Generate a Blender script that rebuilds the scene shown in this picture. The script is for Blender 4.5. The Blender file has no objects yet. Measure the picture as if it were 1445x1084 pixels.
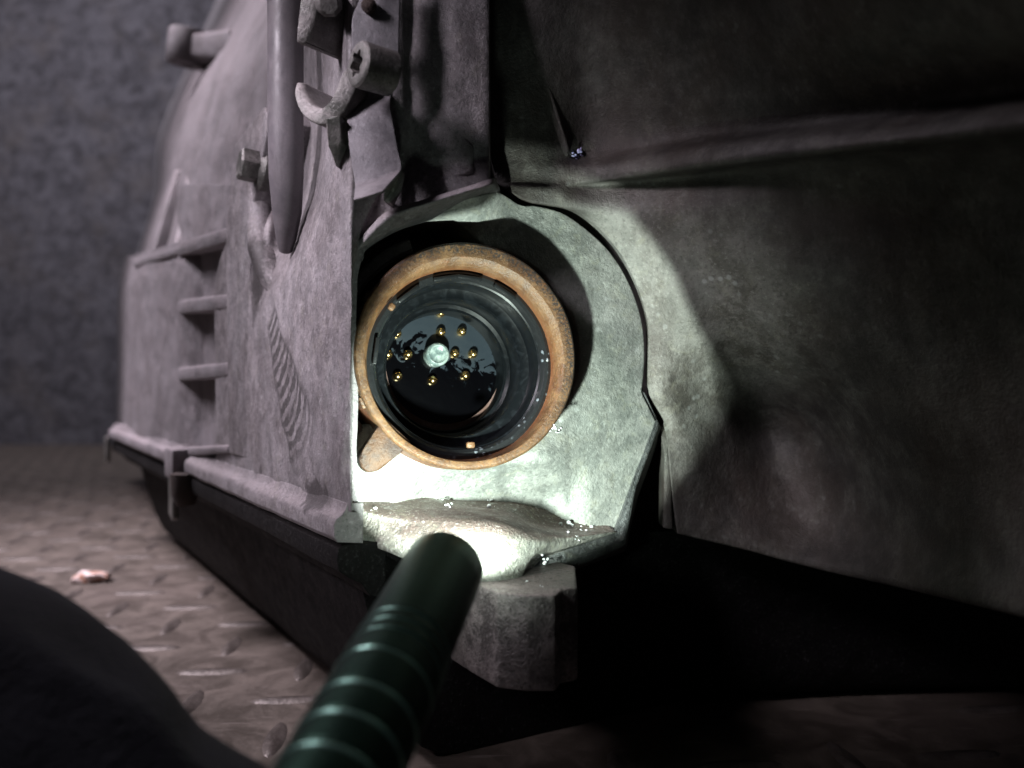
import bpy, bmesh, math, random
from mathutils import Vector, Matrix, noise
random.seed(7)
S = 0.01                       # the script thinks in centimetres
scene = bpy.context.scene
COL = scene.collection
F = 1251.0                     # focal length in photo pixels
CAMZ = 9.6
def W(x, y, z): return Vector((x*S, y*S, z*S))
def PC(px, py, d):             # centimetres
    return Vector((d*(px-722.5)/F, d, CAMZ-d*(py-542)/F))
def P(px, py, d): return PC(px, py, d)*S

# ------------------------------------------------------------------ camera
cam_d = bpy.data.cameras.new('camera'); cam = bpy.data.objects.new('camera', cam_d)
COL.objects.link(cam); scene.camera = cam
cam.location = W(0, 0, CAMZ); cam.rotation_euler = (math.pi/2, 0, 0)
cam_d.sensor_width = 36; cam_d.lens = 36*F/1445
cam_d.clip_start = 0.01; cam_d.clip_end = 30
cam_d.dof.use_dof = True; cam_d.dof.focus_distance = 0.212; cam_d.dof.aperture_fstop = 13

# ------------------------------------------------------------------ world
w = bpy.data.worlds.new('World'); scene.world = w; w.use_nodes = True
bg = w.node_tree.nodes['Background']
bg.inputs[0].default_value = (0.62, 0.60, 0.72, 1); bg.inputs[1].default_value = 0.017

# ------------------------------------------------------------------ room light (a dim lamp up on the left) plus two added fills
def area(name, loc, target, size, power, color, spread):
    l = bpy.data.lights.new(name, 'AREA'); l.shape = 'DISK'; l.size = size*S
    l.energy = power; l.color = color; l.spread = math.radians(spread)
    o = bpy.data.objects.new(name, l); COL.objects.link(o); o.location = W(*loc)
    o.rotation_euler = (W(*target)-W(*loc)).to_track_quat('-Z', 'Y').to_euler()
    return o
area('room_lamp', (-62, 40, 84), (-24, 44, 8), 34, 1.7, (1.0, 0.90, 1.0), 47)
area('wall_fill', (-60, 70, 90), (-60, 140, 30), 40, 4.2, (0.93, 0.90, 1.0), 130)  # unseen fill, added to brighten the backdrop wall
area('strap_fill', (-24, 2, 28), (-6.3, 21, 14), 10, 0.075, (1.0, 0.895, 1.0), 28)  # unseen narrow fill, added to lift the strap and front wall
scene.view_settings.view_transform = 'Standard'; scene.view_settings.look = 'None'
scene.view_settings.exposure = 0; scene.view_settings.gamma = 1

# torch beam constants (the lamp itself is made in the torch builder)
TIP = Vector((-1.171, 15.5, 6.42))
TORCH_DIR = Vector((0.68, 3.8, 1.13)).normalized()
BEAM_AIM = Vector((0.065, 0.90, 0.33)).normalized()
BEAM_HALF = 34.8; BEAM_W = 0.78

# ------------------------------------------------------------------ helpers
def tag(o, label=None, cat=None, group=None, kind=None):
    if label: o['label'] = label
    if cat: o['category'] = cat
    if group: o['group'] = group
    if kind: o['kind'] = kind
    return o
def empty(name, loc):
    o = bpy.data.objects.new(name, None); o.empty_display_size = 0.01
    COL.objects.link(o); o.location = loc; return o
def finish(me, angle=35, smooth=True):
    if smooth:
        for p in me.polygons: p.use_smooth = True
        me.set_sharp_from_angle(angle=math.radians(angle))
def link(name, me, mat, parent=None):
    o = bpy.data.objects.new(name, me); COL.objects.link(o)
    if mat: me.materials.append(mat)
    if parent is not None:
        o.parent = parent
        o.matrix_parent_inverse = parent_world(parent).inverted()
    return o
def parent_world(p):
    m = Matrix.LocRotScale(p.location, p.rotation_euler, p.scale)
    if p.parent: m = parent_world(p.parent) @ p.matrix_parent_inverse @ m
    return m
def from_bm(name, bm, mat, parent=None, angle=35, smooth=True):
    bmesh.ops.remove_doubles(bm, verts=bm.verts[:], dist=1e-7)
    bmesh.ops.recalc_face_normals(bm, faces=bm.faces[:])
    me = bpy.data.meshes.new(name); bm.to_mesh(me); bm.free(); finish(me, angle, smooth)
    return link(name, me, mat, parent)
def cr(p0, p1, p2, p3, t):
    return tuple(0.5*((2*b)+(-a+c)*t+(2*a-5*b+4*c-d)*t*t+(-a+3*b-3*c+d)*t**3) for a, b, c, d in zip(p0, p1, p2, p3))
def curve(pts, n, smooth=True):
    out = []
    m = len(pts)
    for i in range(m-1):
        for k in range(n):
            t = k/n
            if smooth:
                a = pts[i-1] if i > 0 else tuple(2*x-y for x, y in zip(pts[0], pts[1]))
                d = pts[i+2] if i+2 < m else tuple(2*x-y for x, y in zip(pts[-1], pts[-2]))
                out.append(cr(a, pts[i], pts[i+1], d, t))
            else:
                out.append(tuple(x+(y-x)*t for x, y in zip(pts[i], pts[i+1])))
    out.append(tuple(pts[-1])); return out
def fbm(v, sc, amp, oct=4):
    return noise.fractal(v*sc, 0.9, 2.1, oct)*amp
def patch(name, rows, nu, nv, mat, parent, su=True, sv=True, rough=0.012, rs=1.6, thick=0.5, tdir=(0, 1, 0), conv=PC, angle=40, closed_u=False):
    """rows of control points -> smooth surface with real thickness"""
    r1 = [curve(r, nu, su) for r in rows]
    cols = list(zip(*r1))
    c2 = [curve(list(c), nv, sv) for c in cols]     # [u][v]
    nU, nV = len(c2), len(c2[0])
    V = [[None]*nV for _ in range(nU)]
    for i in range(nU):
        for j in range(nV):
            V[i][j] = conv(*c2[i][j])
    t = Vector(tdir).normalized()
    verts = []; idx = {}
    for i in range(nU):
        for j in range(nV):
            p = V[i][j]
            q = p - t*fbm(p, rs, rough) if rough else p
            idx[i, j] = len(verts); verts.append(q*S)
    nb = len(verts); faces = []
    flip = False
    for i in range(nU-1):
        for j in range(nV-1):
            faces.append((idx[i, j], idx[i, j+1], idx[i+1, j+1], idx[i+1, j]))
    if thick:
        per = [(i, 0) for i in range(nU)]+[(nU-1, j) for j in range(1, nV)]+[(i, nV-1) for i in range(nU-2, -1, -1)]+[(0, j) for j in range(nV-2, 0, -1)]
        bi = {}
        for k in per:
            bi[k] = len(verts); verts.append(verts[idx[k]]+t*thick*S)
        for a, b in zip(per, per[1:]+per[:1]):
            faces.append((idx[a], bi[a], bi[b], idx[b]))
    me = bpy.data.meshes.new(name); me.from_pydata([tuple(v) for v in verts], [], faces)
    bm = bmesh.new(); bm.from_mesh(me); bmesh.ops.recalc_face_normals(bm, faces=bm.faces[:]) ; bm.to_mesh(me); bm.free()
    finish(me, angle)
    return link(name, me, mat, parent)
def prism(name, front, offset, mat, parent, bevel=0.0, seg=2, angle=35, link_it=True):
    """front: list of world-cm points; offset: vector in cm"""
    bm = bmesh.new(); off = Vector(offset)
    a = [bm.verts.new(Vector(p)*S) for p in front]; b = [bm.verts.new((Vector(p)+off)*S) for p in front]
    bm.faces.new(a); bm.faces.new(b[::-1])
    n = len(a)
    for i in range(n): bm.faces.new((a[i], b[i], b[(i+1) % n], a[(i+1) % n]))
    bmesh.ops.recalc_face_normals(bm, faces=bm.faces[:])
    if bevel: bmesh.ops.bevel(bm, geom=bm.edges[:], offset=bevel*S, segments=seg, profile=0.5, affect='EDGES')
    return from_bm(name, bm, mat, parent, angle)
def frame_for(axis, up=Vector((0, 0, 1))):
    z = Vector(axis).normalized(); x = up.cross(z).normalized(); y = z.cross(x)
    return Matrix((x, y, z)).transposed()
def lathe_mesh(bm, prof, n, M=None, wob=0):
    """prof: (r, h) in cm; M maps local cm to metres"""
    rings = []
    for r, h in prof:
        ring = []
        for k in range(n):
            a = 2*math.pi*k/n
            rr = r
            if wob and r > 0.01: rr += wob*noise.noise(Vector((math.cos(a)*3, math.sin(a)*3, h)))
            v = Vector((rr*math.cos(a), rr*math.sin(a), h))
            ring.append(bm.verts.new((M @ v) if M else v*S))
        rings.append(ring)
    for A, B in zip(rings, rings[1:]):
        for k in range(n):
            bm.faces.new((A[k], A[(k+1) % n], B[(k+1) % n], B[k]))
    return rings
def lathe(name, prof, n, mat, parent, M=None, cap0=False, cap1=False, wob=0, angle=35):
    bm = bmesh.new(); R = lathe_mesh(bm, prof, n, M, wob)
    if cap0: bm.faces.new(R[0][::-1])
    if cap1: bm.faces.new(R[-1])
    return from_bm(name, bm, mat, parent, angle)
def MX(origin, axis, up=Vector((0, 0, 1))):      # local cm -> world m
    return Matrix.Translation(Vector(origin)*S) @ frame_for(axis, up).to_4x4() @ Matrix.Scale(S, 4)
def tube(name, pts, radii, n, mat, parent, flat=None):
    """swept tube through cm points"""
    bm = bmesh.new(); rings = []
    for i, p in enumerate(pts):
        a = Vector(pts[max(i-1, 0)]); b = Vector(pts[min(i+1, len(pts)-1)])
        Mx = frame_for(b-a, Vector((0.03, 1, 0.02)))
        fx, fy = (1, 1) if not flat else flat[i]
        rings.append([bm.verts.new((Vector(p)+Mx @ Vector((radii[i]*fx*math.cos(2*math.pi*k/n), radii[i]*fy*math.sin(2*math.pi*k/n), 0)))*S) for k in range(n)])
    for A, B in zip(rings, rings[1:]):
        for k in range(n): bm.faces.new((A[k], A[(k+1) % n], B[(k+1) % n], B[k]))
    bm.faces.new(rings[0]); bm.faces.new(rings[-1][::-1])
    return from_bm(name, bm, mat, parent, 50)
def boolean_cut(o, cutter):
    m = o.modifiers.new('cut', 'BOOLEAN'); m.operation = 'DIFFERENCE'; m.object = cutter; m.solver = 'EXACT'
    dg = bpy.context.evaluated_depsgraph_get(); dg.update()
    me = bpy.data.meshes.new_from_object(o.evaluated_get(dg))
    o.modifiers.remove(m); me.name = o.data.name; o.data = me
    bpy.data.objects.remove(cutter)
    me.set_sharp_from_angle(angle=math.radians(35))

# ------------------------------------------------------------------ materials
class N:
    def __init__(s, name):
        s.m = bpy.data.materials.new(name); s.m.use_nodes = True; s.t = s.m.node_tree
        s.b = s.t.nodes['Principled BSDF']; s.tc = s.t.nodes.new('ShaderNodeTexCoord').outputs['Object']
    def n(s, ty, **kw):
        x = s.t.nodes.new(ty)
        for k, v in kw.items(): setattr(x, k, v)
        return x
    def l(s, a, b): s.t.links.new(a, b)
    def setv(s, sock, v):
        if hasattr(v, 'links') or isinstance(v, bpy.types.NodeSocket): s.l(v, sock)
        else: sock.default_value = v
    def noise(s, scale, detail=6, rough=0.6, vec=None, dist=0.0):
        x = s.n('ShaderNodeTexNoise'); x.inputs['Scale'].default_value = scale; x.inputs['Detail'].default_value = detail
        x.inputs['Roughness'].default_value = rough; x.inputs['Distortion'].default_value = dist
        s.l(vec or s.tc, x.inputs['Vector']); return x.outputs['Fac']
    def voro(s, scale, feature='F1', vec=None, rand=1.0):
        x = s.n('ShaderNodeTexVoronoi', feature=feature); x.inputs['Scale'].default_value = scale
        x.inputs['Randomness'].default_value = rand
        s.l(vec or s.tc, x.inputs['Vector']); return x.outputs['Distance']
    def ramp(s, f, a, b, lo=0.0, hi=1.0, smooth=True):
        x = s.n('ShaderNodeMapRange', interpolation_type='SMOOTHSTEP' if smooth else 'LINEAR')
        s.setv(x.inputs['Value'], f)
        x.inputs['From Min'].default_value = a; x.inputs['From Max'].default_value = b
        x.inputs['To Min'].default_value = lo; x.inputs['To Max'].default_value = hi
        return x.outputs['Result']
    def mix(s, f, a, b):
        x = s.n('ShaderNodeMix', data_type='RGBA')
        s.setv(x.inputs[0], f)
        for i, v in ((6, a), (7, b)):
            if isinstance(v, tuple): x.inputs[i].default_value = (*v, 1)[:4]
            else: s.l(v, x.inputs[i])
        return x.outputs[2]
    def math(s, op, a, b=None, c=None):
        x = s.n('ShaderNodeMath', operation=op); s.setv(x.inputs[0], a)
        if b is not None: s.setv(x.inputs[1], b)
        if c is not None: s.setv(x.inputs[2], c)
        return x.outputs[0]
    def xyz(s, vec=None):
        x = s.n('ShaderNodeSeparateXYZ'); s.l(vec or s.tc, x.inputs[0]); return x.outputs
    def scaled(s, v, sc):
        x = s.n('ShaderNodeMapping'); x.inputs['Scale'].default_value = sc; s.l(v, x.inputs[0]); return x.outputs[0]
    def bump(s, h, dist, strength=1.0, normal=None):
        x = s.n('ShaderNodeBump'); x.inputs['Distance'].default_value = dist*S; x.inputs['Strength'].default_value = strength
        s.l(h, x.inputs['Height'])
        if normal is not None: s.l(normal, x.inputs['Normal'])
        return x.outputs['Normal']
    def bevel(s, r):
        x = s.n('ShaderNodeBevel', samples=4); x.inputs['Radius'].default_value = r*S; return x.outputs[0]
    def up(s):
        g = s.n('ShaderNodeNewGeometry'); return s.xyz(g.outputs['Normal'])[2]
    def out(s, col=None, rough=None, normal=None, metal=None, spec=None):
        if col is not None:
            if isinstance(col, tuple): s.b.inputs['Base Color'].default_value = (*col, 1)
            else: s.l(col, s.b.inputs['Base Color'])
        if rough is not None: s.setv(s.b.inputs['Roughness'], rough)
        if metal is not None: s.setv(s.b.inputs['Metallic'], metal)
        if spec is not None: s.setv(s.b.inputs['Specular IOR Level'], spec)
        if normal is not None: s.l(normal, s.b.inputs['Normal'])
        return s.m

def cast_metal(name, base, dark, dust, dustamt=0.5, blot=0.5, speck=0.25, bev=0.05, bumpd=0.03, stain=None, rough=0.62, white=0.0, metal=0.25, rustpit=False):
    a = N(name)
    big = a.noise(45, 5, 0.62, dist=0.6); mid = a.noise(190, 6, 0.7); fine = a.noise(1100, 4, 0.7); grain = a.noise(2600, 2, 0.6)
    streak = a.noise(90, 5, 0.7, vec=a.scaled(a.tc, (2.6, 2.6, 0.35)))
    c = a.mix(a.ramp(big, 0.36, 0.66), dark, base)
    c = a.mix(a.math('MULTIPLY', a.ramp(mid, 0.42, 0.62), blot), c, tuple(min(1, x*1.45) for x in base))
    c = a.mix(a.math('MULTIPLY', a.ramp(streak, 0.5, 0.72), 0.55), c, tuple(x*0.45 for x in base))
    # settled dust and dried oil haze
    up = a.ramp(a.up(), -0.15, 0.9)
    du = a.math('MULTIPLY', a.math('ADD', up, a.math('MULTIPLY', a.ramp(mid, 0.35, 0.7), 0.5)), dustamt)
    du = a.n('ShaderNodeClamp').outputs[0] if False else a.math('MINIMUM', du, 0.92)
    c = a.mix(du, c, dust)
    # fine salt-like speckle of the casting skin
    sp = a.ramp(fine, 0.56, 0.66)
    c = a.mix(a.math('MULTIPLY', sp, speck), c, tuple(min(0.9, x*2.2+0.05) for x in base))
    pit = a.ramp(fine, 0.46, 0.36)
    c = a.mix(a.math('MULTIPLY', pit, speck*1.6), c, tuple(x*0.25 for x in base))
    if white:
        v = a.voro(330, vec=None); patchy = a.ramp(a.noise(70, 3, 0.5), 0.5, 0.66)
        wm = a.math('MULTIPLY', a.math('MULTIPLY', a.ramp(v, 0.30, 0.12), patchy), white)
        c = a.mix(wm, c, (0.72, 0.75, 0.74))
        yl = a.math('MULTIPLY', a.ramp(a.noise(260, 5, 0.7, dist=.6), 0.52, 0.7), white*0.4)
        c = a.mix(yl, c, (0.50, 0.49, 0.33))
    spot = a.ramp(a.voro(95), .16, .06); sm_ = a.ramp(a.noise(30, 3, .5), .48, .6)
    c = a.mix(a.math('MULTIPLY', a.math('MULTIPLY', spot, sm_), .7), c, tuple(x*.3 for x in dark))
    gr = a.ramp(a.noise(14, 4, .65, dist=1.0), .50, .68)
    c = a.mix(a.math('MULTIPLY', gr, .45), c, tuple(x*.5 for x in dark))
    if stain: c = stain(a, c)
    h = a.math('ADD', a.math('MULTIPLY', fine, 0.6), a.math('MULTIPLY', grain, 0.25))
    h = a.math('ADD', h, a.math('MULTIPLY', mid, 0.9))
    r = a.ramp(mid, 0.3, 0.75, rough-0.14, rough+0.16)
    return a.out(c, r, a.bump(h, bumpd*1.8, 1.0, a.bevel(bev) if bev else None), metal=metal)

U = Vector((-0.507, 0.862, 0)).normalized(); NS = Vector((-0.862, -0.507, 0)).normalized()
P0 = Vector((-3.61, 19.4, 0))
def wall_stain(a, c):
    """oily finger smear and drips on the side wall, in the wall's own coordinates (t along it, z up)"""
    o = a.xyz()
    t = a.math('MULTIPLY', a.math('ADD', a.math('MULTIPLY', a.math('SUBTRACT', o[0], P0.x*S), U.x), a.math('MULTIPLY', a.math('SUBTRACT', o[1], P0.y*S), U.y)), 100)
    z = a.math('MULTIPLY', o[2], 100)
    wob = a.math('MULTIPLY', a.math('SUBTRACT', a.noise(120, 3, 0.6), 0.5), 0.7)
    # smear axis from (6.6, 11.5) down to (2.2, 7.4)
    dx, dz = -4.2, -4.3; L = math.hypot(dx, dz); dx /= L; dz /= L
    s = a.math('ADD', a.math('MULTIPLY', a.math('SUBTRACT', t, 6.4), dx), a.math('MULTIPLY', a.math('SUBTRACT', z, 11.6), dz))
    q = a.math('ADD', a.math('ADD', a.math('MULTIPLY', a.math('SUBTRACT', t, 6.4), -dz), a.math('MULTIPLY', a.math('SUBTRACT', z, 11.6), dx)), wob)
    inside = a.math('MULTIPLY', a.ramp(s, -0.1, 0.5), a.ramp(s, 5.8, 4.0))
    width = a.math('ADD', 0.35, a.math('MULTIPLY', s, 0.19))
    qa = a.math('ABSOLUTE', a.math('DIVIDE', q, width))
    m = a.math('MULTIPLY', inside, a.ramp(qa, 1.05, 0.85))
    ph = a.math('ADD', a.math('MULTIPLY', s, 15.0), a.math('MULTIPLY', a.math('MULTIPLY', q, q), 5.0))
    ph = a.math('ADD', ph, a.math('MULTIPLY', a.noise(170, 4, 0.65), 7.0))
    band = a.ramp(a.math('SINE', ph), -0.5, 0.2)
    brk = a.ramp(a.noise(190, 5, 0.7), 0.32, 0.50)
    edge = a.math('MULTIPLY', a.ramp(qa, 0.7, 0.92), 0.9)
    mm = a.math('MULTIPLY', m, a.math('MAXIMUM', a.math('MULTIPLY', band, brk), a.math('MULTIPLY', edge, brk)))
    c = a.mix(a.math('MULTIPLY', mm, 0.78), c, (0.022, 0.021, 0.020))
    # oil wicking below the tube seat and one low blot
    for (ct, cz, rt, rz, k) in ((7.6, 12.9, 0.9, 1.0, 0.85), (2.0, 6.95, 0.9, 0.42, 0.75), (7.9, 12.1, .4, .8, .6)):
        e = a.math('ADD', a.math('POWER', a.math('DIVIDE', a.math('SUBTRACT', t, ct), rt), 2.0), a.math('POWER', a.math('DIVIDE', a.math('SUBTRACT', z, cz), rz), 2.0))
        e = a.math('ADD', e, a.math('MULTIPLY', a.math('SUBTRACT', a.noise(210, 4, 0.7), 0.5), 2.6))
        c = a.mix(a.math('MULTIPLY', a.ramp(e, 1.15, 0.45), k), c, (0.025, 0.022, 0.022))
    return c

M_side = cast_metal('dusty_cast_aluminium', (0.19, 0.182, 0.19), (0.125, 0.115, 0.118), (0.28, 0.232, 0.24), 0.34, 0.35, 0.30, white=.15, bumpd=.02, stain=wall_stain)
M_far = cast_metal('far_cast_aluminium', (0.195, 0.187, 0.197), (0.13, 0.121, 0.126), (0.31, 0.255, 0.268), 0.42, 0.2, 0.15)
M_plate = cast_metal('corroded_cast_aluminium', (0.33, 0.345, 0.32), (0.22, 0.235, 0.22), (0.24, 0.165, 0.15), 0.22, 0.5, 0.26, white=0.5, bumpd=0.022, rough=0.55)
M_ledge = cast_metal('ledge_cast_aluminium', (0.40, 0.41, 0.37), (0.26, 0.26, 0.235), (0.13, 0.085, 0.075), 0.75, 0.6, 0.4, white=0.5, bumpd=0.05, rough=0.5)
def grime_and_shade(a, c):
    """oily dirt plus painted shade; thinner and lighter in the torch-lit connector area"""
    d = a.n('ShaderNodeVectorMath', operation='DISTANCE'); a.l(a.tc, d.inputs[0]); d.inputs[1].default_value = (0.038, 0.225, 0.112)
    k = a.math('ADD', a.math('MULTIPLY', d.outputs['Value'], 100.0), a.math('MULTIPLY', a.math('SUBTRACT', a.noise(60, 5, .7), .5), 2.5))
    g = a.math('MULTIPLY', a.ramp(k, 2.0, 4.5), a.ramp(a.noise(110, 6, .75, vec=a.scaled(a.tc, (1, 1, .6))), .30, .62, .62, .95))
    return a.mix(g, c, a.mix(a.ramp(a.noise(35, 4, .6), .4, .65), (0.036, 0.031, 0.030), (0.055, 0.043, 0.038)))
M_bell = cast_metal('grimy_shaded_aluminium', (0.25, 0.25, 0.23), (0.13, 0.12, 0.105), (0.16, 0.11, 0.10), 0.2, 0.6, 0.25, white=0.35, bumpd=0.022, bev=0.06, rough=0.62, stain=grime_and_shade)
M_lug = cast_metal('lug_cast_aluminium', (0.17, 0.16, 0.155), (0.045, 0.042, 0.042), (0.33, 0.265, 0.26), 0.50, 0.9, 0.5, bumpd=0.045, bev=0.09, rough=0.5)
M_chamfer = cast_metal('dark_edge_metal', (0.12, 0.13, 0.13), (0.07, 0.075, 0.075), (0.14, 0.12, 0.115), 0.2, 0.6, 0.4, bumpd=0.04, bev=0.04, white=0.3)
M_steel = cast_metal('plated_steel', (0.19, 0.188, 0.20), (0.13, 0.128, 0.138), (0.27, 0.23, 0.24), 0.30, 0.3, 0.15, bev=0.04, bumpd=0.010, rough=0.58, metal=0.25)
M_bolt = cast_metal('dull_bolt_steel', (0.17, 0.172, 0.162), (0.085, 0.088, 0.08), (0.25, 0.21, 0.21), 0.40, 0.6, 0.35, bev=0.03, bumpd=0.02, rough=0.5, metal=0.5)
M_hook = cast_metal('clip_metal', (0.17, 0.165, 0.16), (0.08, 0.085, 0.075), (0.27, 0.225, 0.23), 0.40, 0.6, 0.3, bev=0.04, bumpd=0.02, rough=0.5)
M_tube = cast_metal('tube_coat', (0.12, 0.112, 0.122), (0.09, 0.084, 0.09), (0.18, 0.145, 0.152), 0.35, 0.15, 0.08, bev=0, bumpd=0.004, rough=0.5, metal=0.0)
M_pan = cast_metal('black_oil_pan', (0.007, 0.0065, 0.007), (0.004, 0.004, 0.004), (0.014, 0.011, 0.010), 0.30, 0.4, 0.4, bumpd=0.02, rough=0.8, metal=0)
M_pan.node_tree.nodes['Principled BSDF'].inputs['Specular IOR Level'].default_value = .12
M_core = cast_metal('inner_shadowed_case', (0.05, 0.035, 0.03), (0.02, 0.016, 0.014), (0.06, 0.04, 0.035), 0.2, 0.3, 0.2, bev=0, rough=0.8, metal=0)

a = N('brown_socket_wall')
M_socket = a.out(a.mix(a.ramp(a.noise(220, 5, .6), .35, .7), (0.10, 0.045, 0.030), (0.19, 0.12, 0.11)), 0.7, a.bump(a.noise(900, 4, .6), 0.02, 1, a.bevel(0.05)))

def amber():
    a = N('amber_plastic')
    o = a.xyz(); r = a.math('MULTIPLY', a.math('POWER', a.math('ADD', a.math('POWER', o[0], 2.0), a.math('POWER', o[1], 2.0)), 0.5), 100)
    mott = a.noise(170, 7, 0.72, dist=0.8)
    c = a.mix(a.ramp(mott, 0.35, 0.7), (0.088, 0.044, 0.020), (0.185, 0.100, 0.042))
    lines = a.noise(300, 4, .6, vec=a.scaled(a.tc, (1, 1, 4)))
    c = a.mix(a.math('MULTIPLY', a.ramp(lines, .55, .75), .4), c, (0.24, 0.09, 0.03))
    # grit rubbed into the outer corner of the rim, thicker on the upper right
    grit = a.noise(1500, 4, 0.75)
    side = a.ramp(a.math('ADD', a.math('MULTIPLY', o[1], 60.0), a.math('MULTIPLY', o[0], 45.0)), -0.6, 1.6)
    rim = a.math('MULTIPLY', a.ramp(a.math('ADD', r, a.math('MULTIPLY', a.math('SUBTRACT', a.noise(300, 4, .7), .5), 0.35)), 2.28, 2.50), a.math('ADD', 0.45, a.math('MULTIPLY', side, 0.9)))
    g = a.math('MULTIPLY', a.ramp(grit, 0.58, 0.42), rim)
    c = a.mix(a.math('MULTIPLY', g, 0.92), c, (0.035, 0.030, 0.028))
    c = a.mix(a.math('MULTIPLY', a.ramp(grit, 0.62, 0.70), 0.35), c, (0.6, 0.5, 0.42))
    dep = a.ramp(o[2], -0.0015, -0.006)
    c = a.mix(a.math('MULTIPLY', dep, .75), c, (0.17, 0.055, 0.022))
    a.b.inputs['Subsurface Weight'].default_value = 0.15
    a.b.inputs['Subsurface Radius'].default_value = (0.004, 0.002, 0.001)
    a.b.inputs['Subsurface Scale'].default_value = 0.6
    return a.out(c, a.ramp(mott, .3, .7, .34, .55), a.bump(a.math('ADD', grit, a.math('MULTIPLY', lines, 1.5)), 0.02, 1, a.bevel(0.015)))
M_amber = amber()
a = N('dirty_shaded_amber')
M_lever = a.out(a.mix(a.ramp(a.noise(260, 6, .7), .35, .65), (0.030, 0.014, 0.008), (0.075, 0.034, 0.013)), .55, a.bump(a.noise(1200, 4, .7), .03, 1, a.bevel(.04)))  # amber darkened for dirt and for the partial shadow on the lever
a = N('glossy_black_plastic')
o = a.noise(90, 3, .5)
sm = a.noise(260, 4, .6, dist=2)
M_black = a.out(a.mix(a.ramp(sm, .45, .7), (0.004, 0.005, 0.006), (0.007, 0.009, 0.011)), a.ramp(sm, .4, .7, .30, .40), a.bump(a.noise(150, 2, .5), 0.002, .5), spec=.22)
a = N('black_rubber_seal')
dr = a.voro(700); o = a.xyz()
dm = a.math('MULTIPLY', a.ramp(a.noise(150, 3, .6), .45, .6), a.ramp(a.math('SUBTRACT', o[0], a.math('MULTIPLY', o[1], 0.8)), .012, .022))
c = a.mix(a.math('MULTIPLY', a.ramp(dr, .34, .2), dm), (0.012, 0.013, 0.014), (0.20, 0.23, 0.26))  # pale dots at lower right are painted wet highlights
M_seal = a.out(c, .3, a.bump(a.math('ADD', a.noise(500, 4, .7), a.math('MULTIPLY', a.math('MULTIPLY', a.ramp(dr, .5, .0), dm), 1.5)), 0.015, 1), spec=.5)
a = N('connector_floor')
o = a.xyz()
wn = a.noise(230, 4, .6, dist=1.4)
lit_patch = a.ramp(a.math('ADD', wn, a.math('ADD', a.math('MULTIPLY', o[1], 26.0), a.math('MULTIPLY', o[0], 8.0))), .60, .66)  # lit bluish patch painted on the upper floor, black below
M_floorc = a.out(a.mix(lit_patch, (0.001, 0.001, 0.0015), (0.017, 0.025, 0.034)), a.ramp(lit_patch, 0, 1, .16, .45), a.bump(a.noise(300, 3, .5), 0.01, 1))
a = N('gold_pin'); M_gold = a.out((0.75, 0.52, 0.22), 0.25, metal=1.0)
a = N('milky_post'); M_post = a.out(a.mix(a.ramp(a.noise(500, 4, .6), .4, .65), (0.14, 0.19, 0.185), (0.36, 0.43, 0.40)), .25, a.bump(a.noise(500, 3, .6), .03, 1))
a = N('green_anodised')
g = a.noise(1800, 3, .6)
M_torch = a.out(a.mix(a.ramp(a.noise(60, 4, .6), .3, .7), (0.024, 0.058, 0.042), (0.034, 0.078, 0.056)), a.ramp(g, .3, .7, .33, .45), a.bump(g, 0.003, 1), metal=.85)
a = N('groove_anodised'); M_groove = a.out((0.38, 0.66, 0.56), 0.33, a.bump(a.noise(1500, 3, .6), 0.003, 1), metal=.9)
a = N('torch_lens'); a.b.inputs['Emission Color'].default_value = (0.85, 1, 0.93, 1); a.b.inputs['Emission Strength'].default_value = 3.0
M_lens = a.out((0.7, 0.8, 0.75), .1)
# carpet-like backdrop wall
a = N('felt_wall')
big = a.noise(14, 5, .7); med = a.noise(42, 6, .8, dist=.8); fi = a.noise(160, 3, .7)
c = a.mix(a.ramp(med, .38, .62), (0.055, 0.052, 0.058), (0.125, 0.119, 0.133))
c = a.mix(a.math('MULTIPLY', a.ramp(big, .45, .7), .5), c, (0.12, 0.105, 0.10))
c = a.mix(a.math('MULTIPLY', a.ramp(fi, .5, .7), .3), c, (0.16, 0.16, 0.18))
M_wall = a.out(c, .95, a.bump(a.math('ADD', med, fi), 0.35, 1), spec=.1)
# dirty tread plate
a = N('dirty_tread_plate')
big = a.noise(9, 5, .65); med = a.noise(55, 6, .7, dist=.8); fi = a.noise(420, 4, .7)
c = a.mix(a.ramp(med, .35, .68), (0.068, 0.055, 0.045), (0.138, 0.112, 0.094))
c = a.mix(a.math('MULTIPLY', a.ramp(big, .45, .7), .5), c, (0.11, 0.085, 0.075))
c = a.mix(a.math('MULTIPLY', a.ramp(fi, .58, .7), .3), c, (0.19, 0.16, 0.145))
c = a.mix(a.math('MULTIPLY', a.ramp(fi, .42, .3), .5), c, (0.05, 0.042, 0.038))
sc = a.noise(150, 4, .65, vec=a.scaled(a.tc, (0.3, 2.2, 1)))
c = a.mix(a.math('MULTIPLY', a.ramp(sc, .60, .70), .35), c, (0.33, 0.28, 0.26))
M_floor = a.out(c, a.ramp(med, .3, .7, .45, .75), a.bump(a.math('ADD', a.math('MULTIPLY', med, .5), fi), 0.022, 1), metal=.15)
a = N('tread_lug_metal')
med = a.noise(120, 5, .7); fi = a.noise(600, 4, .7)
c = a.mix(a.ramp(med, .35, .65), (0.075, 0.062, 0.055), (0.15, 0.127, 0.115))
M_tread = a.out(c, .42, a.bump(a.math('ADD', med, fi), 0.03, 1), metal=.35)
a = N('dark_cloth')
fi = a.noise(900, 4, .7); wv = a.voro(1500)
c = a.mix(a.ramp(a.noise(40, 4, .6), .35, .7), (0.009, 0.009, 0.012), (0.020, 0.021, 0.028))
M_cloth = a.out(c, .9, a.bump(a.math('ADD', fi, wv), 0.03, 1), spec=.15)
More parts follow.
